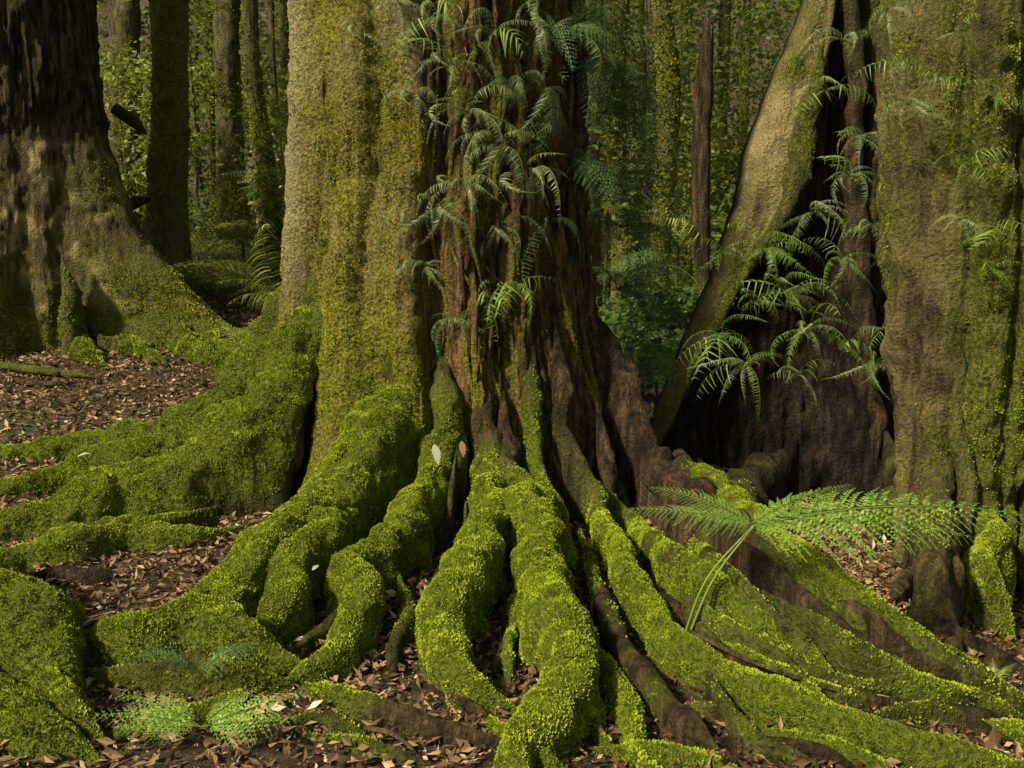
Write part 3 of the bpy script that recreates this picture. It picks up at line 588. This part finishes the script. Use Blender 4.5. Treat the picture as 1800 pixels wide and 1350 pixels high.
# ================================================================ FERNS
def strip(Cn,Wv):
    k=len(Cn); V=np.empty((2*k,3)); V[0::2]=Cn-Wv; V[1::2]=Cn+Wv
    i=np.arange(k-1)*2; return V,np.stack([i,i+1,i+3,i+2],1)
def rachis(n,e0,droop,curl=0):
    t=np.linspace(0,1,n); e=e0-droop*t**1.0; dx=np.cos(e); dz=np.sin(e); dt=1/(n-1)
    x=np.concatenate([[0],np.cumsum(dx[:-1]*dt)]); z=np.concatenate([[0],np.cumsum(dz[:-1]*dt)]); y=curl*t**2
    return np.stack([x,y,z],1),np.stack([dx,0*dx,dz],1)
def frond_mesh(name,kind,mat,e0,droop,curl,plen,npair,seed,pw=.012,pl=.06,pwid=.3,i0=3,sp=.62):
    rg=np.random.default_rng(seed); mb=MB(); n=npair+i0+2; Rp,Rt=rachis(n,e0,droop,curl)
    w=np.linspace(.005,.0012,n)[:,None]*np.array([0,1,0]); V,F=strip(Rp,w); mb.add(V,F,0,True,.35)
    w=np.linspace(.005,.0012,n)[:,None]*np.array([0,0,1]); V,F=strip(Rp,w); mb.add(V,F,0,True,.35)
    for i in range(i0,n-1):
        t=i/(n-1); tb=(i-i0)/(n-1-i0)
        L=plen*(1-tb)**.85*min(1,.55+tb*3)*(1-.15*rg.random())+.02
        if kind=='pin': L=plen*min(1,(1-t)*1.8+.1)*min(1,.4+t*2.5)*(1-.3*rg.random())
        if kind=='pin' and rg.random()<.06: continue
        for s in (-1,1):
            sw=.25+.5*t+.18*rg.normal(); dr=.35+.4*rg.random()
            if kind!='pin': sw=.35+.35*t+.08*rg.normal()
            d=np.array([0,s,0])*math.cos(sw)+Rt[i]*math.sin(sw)
            Nn=np.array([-Rt[i][2],0,Rt[i][0]])
            if kind=='pin':
                uu=np.linspace(0,1,5)[:,None]; Cn=Rp[i]+d*L*uu-Nn*dr*L*uu**2+np.array([0,0,-.3*L])*uu**2
                ww=pw*np.array([.7,1,.85,.5,.06])[:,None]*(Rt[i]-d*np.dot(Rt[i],d)); V,F=strip(Cn,ww); mb.add(V,F,0,False,float(np.clip(.42+.25*rg.normal(),0,1)))
            else:
                m=max(3,int(L/(pl*sp))); uu=np.linspace(.06,1,m)[:,None]; Cn=Rp[i]+d*L*uu-Nn*dr*.45*L*uu**2+Rt[i]*.12*L*uu**2
                V,F=strip(Cn,(.0018*np.ones((m,1)))*Rt[i]); mb.add(V,F,0,False,.3)
                PL=pl*min(1,L/plen+.25)*(1-uu[:,0]*.75)*(1-.2*rg.random(m))
                for sg in (-1,1):
                    dd=Rt[i]*sg*.75+d*.75; Dm=np.repeat(unit(dd)[None],m,0)+rg.normal(0,.1,(m,3))-Nn*.15
                    V,F=kites(Cn,Dm,np.repeat(d[None],m,0),PL,PL*pwid); mb.add(V,F,0,False,np.repeat(np.clip(.5+.22*rg.normal(0,1,m),0,1),4))
    o=mb.build(name,[mat]); me=o.data; bpy.data.objects.remove(o); return me
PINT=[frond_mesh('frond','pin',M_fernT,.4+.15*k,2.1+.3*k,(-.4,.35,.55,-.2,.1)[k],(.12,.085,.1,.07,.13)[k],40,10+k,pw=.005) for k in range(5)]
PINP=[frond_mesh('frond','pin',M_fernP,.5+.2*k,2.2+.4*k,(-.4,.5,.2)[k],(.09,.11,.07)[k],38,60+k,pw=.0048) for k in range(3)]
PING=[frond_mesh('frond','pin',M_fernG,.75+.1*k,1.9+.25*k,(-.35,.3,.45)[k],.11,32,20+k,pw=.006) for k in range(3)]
STRP=[frond_mesh('frond','pin',M_fernG,.8+.1*k,1.9+.3*k,(-.35,.4)[k],.3,7,25+k,pw=.012) for k in range(2)]
BIPG=[frond_mesh('frond','bip',M_brack,.14+.04*k,.42+.1*k,(-.08,.1,.05)[k],.28,24,30+k,pl=.034,pwid=.24,i0=1,sp=.5) for k in range(3)]
BIPW=[frond_mesh('frond','bip',M_brack,.16,.35,(-.08,.1)[k],.34,12,34+k,pl=.075,pwid=.24,i0=2,sp=.48) for k in range(2)]
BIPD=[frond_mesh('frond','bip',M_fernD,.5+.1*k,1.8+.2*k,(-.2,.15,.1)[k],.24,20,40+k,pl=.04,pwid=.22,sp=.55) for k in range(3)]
BIPL=[frond_mesh('frond','bip',M_leafY,.7+.1*k,1.5+.2*k,(-.2,.15)[k],.28,20,45+k,pl=.05,pwid=.22,sp=.55) for k in range(2)]
PIND=[frond_mesh('frond','pin',M_leafY,.9+.1*k,1.5+.25*k,(-.1,.15)[k],.2,32,50+k,pw=.0075) for k in range(2)]
def fern(label,pos,protos,fr,group=None,name='fern',cat='fern'):
    o=thing(name,label,cat,pos,group)
    for (yaw,pitch,roll,s) in fr:
        c=bpy.data.objects.new('frond',random.choice(protos)); COL.objects.link(c); c.parent=o
        c.rotation_euler=(math.radians(roll),-math.radians(pitch),math.radians(yaw)); c.scale=(s,s*random.uniform(.75,1.2),s)
    return o
def auto(n,size,head=-90,spread=85,pitch=(-50,30)):
    return [(head+spread*(2*(k+.5)/n-1)+random.uniform(-25,25),random.uniform(*pitch),random.uniform(-45,45),size*random.uniform(.3,1.35)) for k in range(n)]
def surf(px,py,R=.8,xc=XC,yc=YC,inset=.02):
    D=yc-R*.7
    for _ in range(12):
        x=(px-900)/F0*D; dx=np.clip((x-xc)/R,-.98,.98); D=yc-R*math.sqrt(1-dx*dx)+inset
    return atD(px,py,D)
GT='epiphytic ferns growing on the giant tree'
MIX=PINT+PINP+PING[:1]+STRP[:1]
for (px,py,n,s,pr,lab) in [
 (700,10,10,.36,MIX,'pale curling fern at the top edge of the mossy column of the giant tree'),
 (770,30,14,.4,MIX,'grey green fern spraying from the dark crease at the top of the giant tree'),
 (790,120,12,.38,MIX,'small fern clump below the topmost one in the dark crease'),
 (860,70,13,.42,MIX,'arching fern over dark bark near the top centre of the giant tree'),
 (930,20,14,.5,MIX,'fern at the top right of the giant trunk with long drooping fronds'),
 (985,60,14,.56,BIPD+PINT[:1],'dark feathery fern at the top right edge of the giant trunk'),
 (730,170,9,.3,PINT+PINP,'small curled fern on the edge of the moss right of the mossy column'),
 (830,200,17,.46,MIX+PINP,'large fern at the head of the bright cascade on the giant trunk'),
 (870,260,19,.52,PINT+PINP,'thick cascading fern in the middle of the giant trunk'),
 (930,310,18,.52,PINT+PINP+BIPD[:1],'lowest large drooping fern of the cascade beside the rotted bark'),
 (960,160,16,.54,BIPD+PINT[:2],'dark fern right of the cascade high on the giant trunk'),
 (1000,280,17,.6,BIPD+PINT[:1],'dark feathery fern on the right edge of the giant trunk'),
 (900,150,13,.44,PINT+BIPD,'tangled fern between the bright cascade and the dark ferns'),
 (960,390,11,.42,PINT+BIPD[:1],'drooping fern over the top of the rotted orange bark'),
 (820,330,14,.42,PINT+PINP,'trailing fern on the left of the cascade above the dark crease'),
 (870,400,11,.38,PINT+PINP+PING[:1],'thin trailing fern under the cascade on the dark bark'),
 (770,365,13,.34,PINT+PINP,'fern with short fronds left of the cascade over yellow moss'),
 (700,385,6,.24,PINP,'tiny curled fern on the mossy column below centre'),
 (750,470,14,.36,MIX+PINP,'bright backlit fern low on the edge of the mossy column'),
 (845,540,11,.3,PING+STRP,'small fresh green fern low in the dark crease'),
 (900,505,11,.4,STRP+PING,'fern with long thin arching green fronds low on the trunk'),
 (790,560,10,.28,PINT+PINP[:1],'hanging pale frond tuft at the lower end of the dark crease'),
 (570,525,5,.2,PING,'small fern at the left flank of the giant trunk above the root flare'),
 (640,60,4,.24,PINP,'tiny fern high on the left part of the mossy column'),
 (580,620,4,.14,PING,'very small fern in the hollow above the big left roots')]:
    fern(lab,surf(px,py),pr,auto(n,s*.85),GT)
GR='dark ferns hanging behind the right side of the giant tree'
for (px,py,D,n,s,lab) in [(1020,110,6.0,14,.8,'uppermost dark feathery fern behind the right side of the giant trunk'),
 (1060,200,6.1,16,.85,'dark feathery fern hanging beside the right edge of the giant trunk'),
 (1040,330,6.0,16,.75,'wide dark fern in the middle of the hanging right group'),
 (1090,400,6.3,16,.8,'dark fern reaching right towards the golden trunk'),
 (1085,510,6.3,16,.7,'dark fern low beside the rotted bark of the giant tree'),
 (1120,600,6.4,14,.65,'lowest dark fern between the giant tree and the diagonal buttress')]:
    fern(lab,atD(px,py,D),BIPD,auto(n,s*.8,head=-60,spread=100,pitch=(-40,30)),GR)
GS='small pale ferns growing on the right hand trees'
for (px,py,D,n,s,lab) in [
 (1480,70,6.1,10,.36,'topmost small pale fern on the dark rear trunk'),
 (1580,110,4.5,9,.26,'pale curled fern high on the left edge of the twisted tree'),
 (1600,185,4.46,11,.26,'second pale fern from the top on the left edge of the twisted tree'),
 (1680,60,4.36,8,.22,'small fern near the top centre of the twisted tree'),
 (1450,160,6.1,11,.36,'pale arching fern beside the top of the diagonal buttress'),
 (1510,240,6.0,12,.38,'pale fern below the topmost one on the dark rear trunk'),
 (1490,310,6.0,13,.38,'bright curled fern in the middle of the dark rear trunk'),
 (1430,375,6.0,13,.36,'fern against the lower pale part of the diagonal buttress'),
 (1350,435,6.0,18,.42,'large green fern where the diagonal buttress narrows'),
 (1480,455,6.0,13,.36,'pale fern above the dark hollow of the rear tree'),
 (1270,445,6.1,9,.28,'tiny fern left of the point where the buttress narrows'),
 (1390,520,5.9,18,.42,'bushy fern hanging over the left of the dark hollow'),
 (1270,590,5.9,14,.36,'fern right of the thin lower end of the diagonal buttress'),
 (1310,640,5.8,17,.36,'fresh fern low in front of the dark hollow'),
 (1420,580,5.8,15,.4,'fern in the middle of the dark hollow'),
 (1555,580,5.7,14,.4,'fern at the right rim of the dark hollow beside the twisted tree'),
 (1540,640,5.6,12,.4,'lowest arching fern at the right rim of the dark hollow'),
 (1340,530,6.0,12,.3,'feathery fern between the narrowing buttress and the bushy fern'),
 (1530,400,5.9,11,.34,'fern on the dark cleft edge left of the twisted tree'),
 (1560,20,4.56,8,.26,'fern at the very top between the rear trunk and the twisted tree'),
 (1405,660,5.8,9,.3,'dangling fern at the bottom of the hanging group before the hollow'),
 (1640,140,4.36,7,.18,'tiny fern high on the brown bark of the twisted tree'),
 (1750,170,4.36,8,.22,'thin fern at the upper right of the twisted tree'),
 (1700,290,4.36,9,.24,'small green fern in the middle of the twisted tree'),
 (1690,385,4.36,9,.22,'thin fern below the centre of the twisted tree'),
 (1745,400,4.36,11,.24,'leafy green fern on the right side of the twisted tree'),
 (1740,470,4.35,8,.2,'lowest small fern on the twisted tree')]:
    fern(lab,atD(px,py,D),(PINP+PINT[:3]+STRP[:1] if px<1700 and py<430 else PING+PINP[:2]+PINT[:2]+STRP if px<1620 else PING+STRP),auto(n,s*.85,spread=95),GS)
# background fern plants
GB='fern plants on the forest floor in the background'
for (px,D,h,n,s,pr,lab) in [
 (500,9.6,.35,18,1.1,BIPL+PIND,'large arching yellow green fern just left of the giant trunk'),
 (400,11,.2,11,.9,BIPL,'arching fern between the slim tree and the giant tree'),
 (440,8.6,.1,12,.55,BIPL,'low fern just behind the big left roots'),
 (350,12.5,.2,10,.9,BIPL,'fern at the right foot of the slim mossy tree'),
 (480,13,.8,10,1.1,BIPL+BIPD,'tall fern behind the wavy trunk on the left'),
 (225,12.5,.3,9,.9,BIPL,'fern in the gap between the two left trees'),
 (430,12,.5,12,1.0,PIND+BIPL,'bright fern below the twin pair of left trunks'),
 (1110,8,.3,16,.9,BIPD,'broad dark fern at the right foot of the giant tree'),
 (1180,9.5,.5,15,1.0,BIPD,'dark fern in front of the golden trunk'),
 (1230,8.6,.3,14,.8,BIPD,'low fern behind the thin end of the diagonal buttress'),
 (1100,11,1.0,13,1.1,BIPD,'tall dark tree fern beside the right flank of the giant tree'),
 (1270,11.5,1.0,12,1.1,BIPL+PIND,'yellow green tree fern left of the diagonal buttress'),
 (1190,12.5,1.2,12,1.1,BIPL,'bright fern crown between golden trunk and dead stem')]:
    q=atD(px,500,D); zb=float(g(q[0],D)); o=fern(lab,(q[0],D,zb+h),pr,auto(n,s,spread=180,pitch=(-5,35)),GB,'fern_plant')
    o.location[2]=zb
    for ch in o.children: ch.location=(0,0,h)
    root(None,o,[M_dark,M_moss2],'stem',pts=[[q[0],D,zb-.05,.03],[q[0],D,zb+h*.5,.025],[q[0],D,zb+h,.02]],nm=10,dens=0,skirt=-9,step=.05,amp=.1,taper=False,start=0)
# ground bracken on the right
BD=3.3
pb=atD(1200,1098,BD); pc=atD(1322,925,BD+.02)
o=thing('bracken_fern','bright green bracken fern on two thin stalks in front of the right hand roots','fern',(pb[0],pb[1],pb[2]))
for k,(yaw,pitch,roll,s,dx) in enumerate([(2,7,17,.96,0),(-8,-1,19,.76,.0),(156,20,-18,.38,0),(178,7,-20,.42,0),(20,14,8,.46,0)]):
    c=bpy.data.objects.new('frond',BIPG[k%3]); COL.objects.link(c); c.parent=o
    c.location=(pc[0]-pb[0]+dx,pc[1]-pb[1],pc[2]-pb[2]+.003*k); c.rotation_euler=(math.radians(roll),-math.radians(pitch),math.radians(yaw)); c.scale=(s,s,s)
for k in (0,1):
    e=pc+np.array([.005*k,-.002,0]); s0=pb+np.array([-.006+.014*k,0,-.08]); md=(s0+e)/2+np.array([-.04+.014*k,-.03,.035])
    root(None,o,[M_stem,M_stem],'stem',pts=[[*s0,.0042],[*md,.0036],[*e,.003]],nm=8,dens=0,skirt=-9,step=.03,amp=.0,taper=False,start=0,pale=0,m0=-1,m1=-1,bare=0)
# front-left ferns
p=atH(355,1325,0); fern('broad leaved green fern at the bottom left among the moss',(p[0],p[1],p[2]+.08),BIPW,[(179,10,-24,.3),(160,16,-18,.27),(8,12,24,.3),(-8,5,26,.28),(40,22,10,.2),(-165,2,-20,.22)],name='small_fern')
p=atH(350,1235,0); fern('faint dark green fern above the bottom left fern',(p[0],p[1],p[2]+.08),BIPD,[(175,25,-15,.3),(10,25,15,.3)],name='small_fern')
p=atH(1745,1235,0); fern('tiny green seedling fern at the lower right beside the roots',(p[0],p[1],p[2]+.08),BIPW,[(170,30,0,.09),(20,30,0,.1),(80,45,0,.08),(-70,10,0,.08)],name='small_fern')
# ================================================================ SMALL THINGS
def leafthing(px,py,D,L,rot,label,name='pale_leaf',mat=None,up=False):
    p=atD(px,py,D) if D>2 else atH(px,py,D)
    uu=np.linspace(0,1,7)[:,None]; ww=np.sin(np.linspace(.15,PI,7))[:,None]*L*.2; d=np.array([math.cos(rot),math.sin(rot),.15]) if not up else np.array([.2*math.cos(rot),-.15,-1.])
    sdv=np.array([-math.sin(rot),math.cos(rot),.2]) if not up else np.array([1,.1,.0])
    Cn=p+d*L*(uu-.5)+np.array([0,0,1])*.12*L*np.sin(uu*PI); V,F=strip(Cn,ww*sdv); mb=MB(); mb.add(V,F,0,True,.6)
    o=mb.build(name,[mat or M_pale]); return tag(o,label,'leaf')
leafthing(148,800,5.35,.07,.3,'white fallen leaf on the mossy root at the far left')
leafthing(536,940,4.06,.045,.8,'small white fallen leaf on the moss left of centre')
leafthing(767,800,4.65,.1,0,'long pale dead leaf standing upright in the cleft of the roots',up=True)
leafthing(813,790,4.7,.08,1,'second dead leaf beside the upright pale one',up=True,mat=M_litter)
leafthing(555,998,3.86,.05,1.2,'pale yellow leaf resting between two mossy roots')
leafthing(530,1125,3.38,.06,.1,'cream leaf below the joined mossy roots')
leafthing(795,1215,.03,.09,1.2,'curled brown leaf standing on the litter at bottom centre',mat=M_litter,name='dead_leaf')
def stick(spec,label,name='fallen_branch',mat=M_dark,m=(0,0),dens=0):
    q=root_pts(spec,1.); b0=q[0]; o=thing(name,label,'branch',(b0[0],b0[1],float(g(b0[0],b0[1]))))
    root(spec,o,[mat,M_moss],'branch_wood',m0=m[0],m1=m[1],nm=12,dens=dens,skirt=-9,step=.03,amp=.5,rs=1.,start=0)
stick([(-20,640,6,.04),(70,652,7,.05),(165,662,4,.03)],'mossy stick lying on the litter slope at the left edge',m=(.8,.5),dens=9000)
stick([(10,668,4,.03),(80,675,5,.04),(140,672,3,.03)],'short dark stick below the mossy stick on the litter slope')
stick([(200,190,9,11),(235,215,8,11),(262,240,6,11.2)],'dead broken bough slanting between the two left trees',m=(.2,.1))
stick([(222,362,10,10.6),(245,355,8,10.8),(275,348,6,11)],'short dark bough behind the flank of the broad left tree')
stick([(340,560,8,9.4),(390,580,8,.08),(450,590,6,.08),(510,585,4,.08)],'mossy fallen branch behind the left roots',m=(.7,.6),dens=9000)
stick([(330,1030,4,.03),(350,1050,4,.05),(375,1075,3,.03)],'pale thin twig under the left mossy root',mat=M_tan)
stick([(640,1280,4,.03),(690,1290,4,.04),(740,1330,3,.02)],'thin curved twig on the litter at bottom centre',mat=M_tan)
stick([(1500,960,4,.03),(1560,985,5,.04),(1600,1000,3,.02)],'brown twig on the litter near the twisted tree',mat=M_tan)
stick([(1210,1110,4,.1),(1330,1165,4,.1),(1470,1215,3,.06)],'thin brown twig lying along the right hand roots',mat=M_tan)
stick([(0,1010,4,.03),(30,1020,5,.05),(60,1015,3,.03)],'short pale twig at the left edge beside the bark slab',mat=M_tan)
p=atH(125,1010,0); o=thing('bark_slab','dark flat slab of fallen bark on the litter at the left','bark',(p[0],p[1],p[2]))
q=[[*(atH(60,1018,.02)),.025],[*(atH(110,1012,.03)),.04],[*(atH(190,1018,.02)),.03],[*(atH(225,1024,.0)),.02]]
root(None,o,[M_shaded,M_dark],'bark_piece',pts=q,nm=20,dens=0,skirt=.5,step=.02,amp=1.2,m0=-1,m1=-1,start=0)
# ================================================================ CAMERA / LIGHT
cam=bpy.data.cameras.new('camera'); co=bpy.data.objects.new('camera',cam); COL.objects.link(co)
co.location=(0,0,CH); co.rotation_euler=(PI/2-TH,0,0); cam.sensor_width=36; cam.lens=36*F0/1800; cam.clip_end=500; cam.clip_start=.05
SC.camera=co
sd=np.array([-.60,-.52,.66]); sd/=np.linalg.norm(sd)
from mathutils import Vector
sl=bpy.data.lights.new('sun','SUN'); sl.energy=4.8; sl.angle=math.radians(5); sl.color=(1,.91,.7)
so=bpy.data.objects.new('sun',sl); COL.objects.link(so); so.rotation_euler=Vector(sd).to_track_quat('Z','Y').to_euler(); so.location=(-6,-3,12)
w=bpy.data.worlds.new("World"); SC.world=w; w.use_nodes=True; nt=w.node_tree
sk=nt.nodes.new('ShaderNodeTexSky'); sk.sky_type='NISHITA'; sk.sun_disc=False; sk.sun_elevation=math.asin(sd[2]); sk.sun_rotation=math.atan2(sd[0],sd[1])
bg=nt.nodes['Background']; mx=nt.nodes.new('ShaderNodeMix'); mx.data_type='RGBA'; mx.blend_type='MULTIPLY'; mx.inputs[0].default_value=1; mx.inputs[7].default_value=(1.25,1.05,.62,1)
nt.links.new(sk.outputs[0],mx.inputs[6]); nt.links.new(mx.outputs[2],bg.inputs[0]); bg.inputs[1].default_value=.12
SC.view_settings.view_transform='Standard'; SC.view_settings.look='None'; SC.view_settings.exposure=0
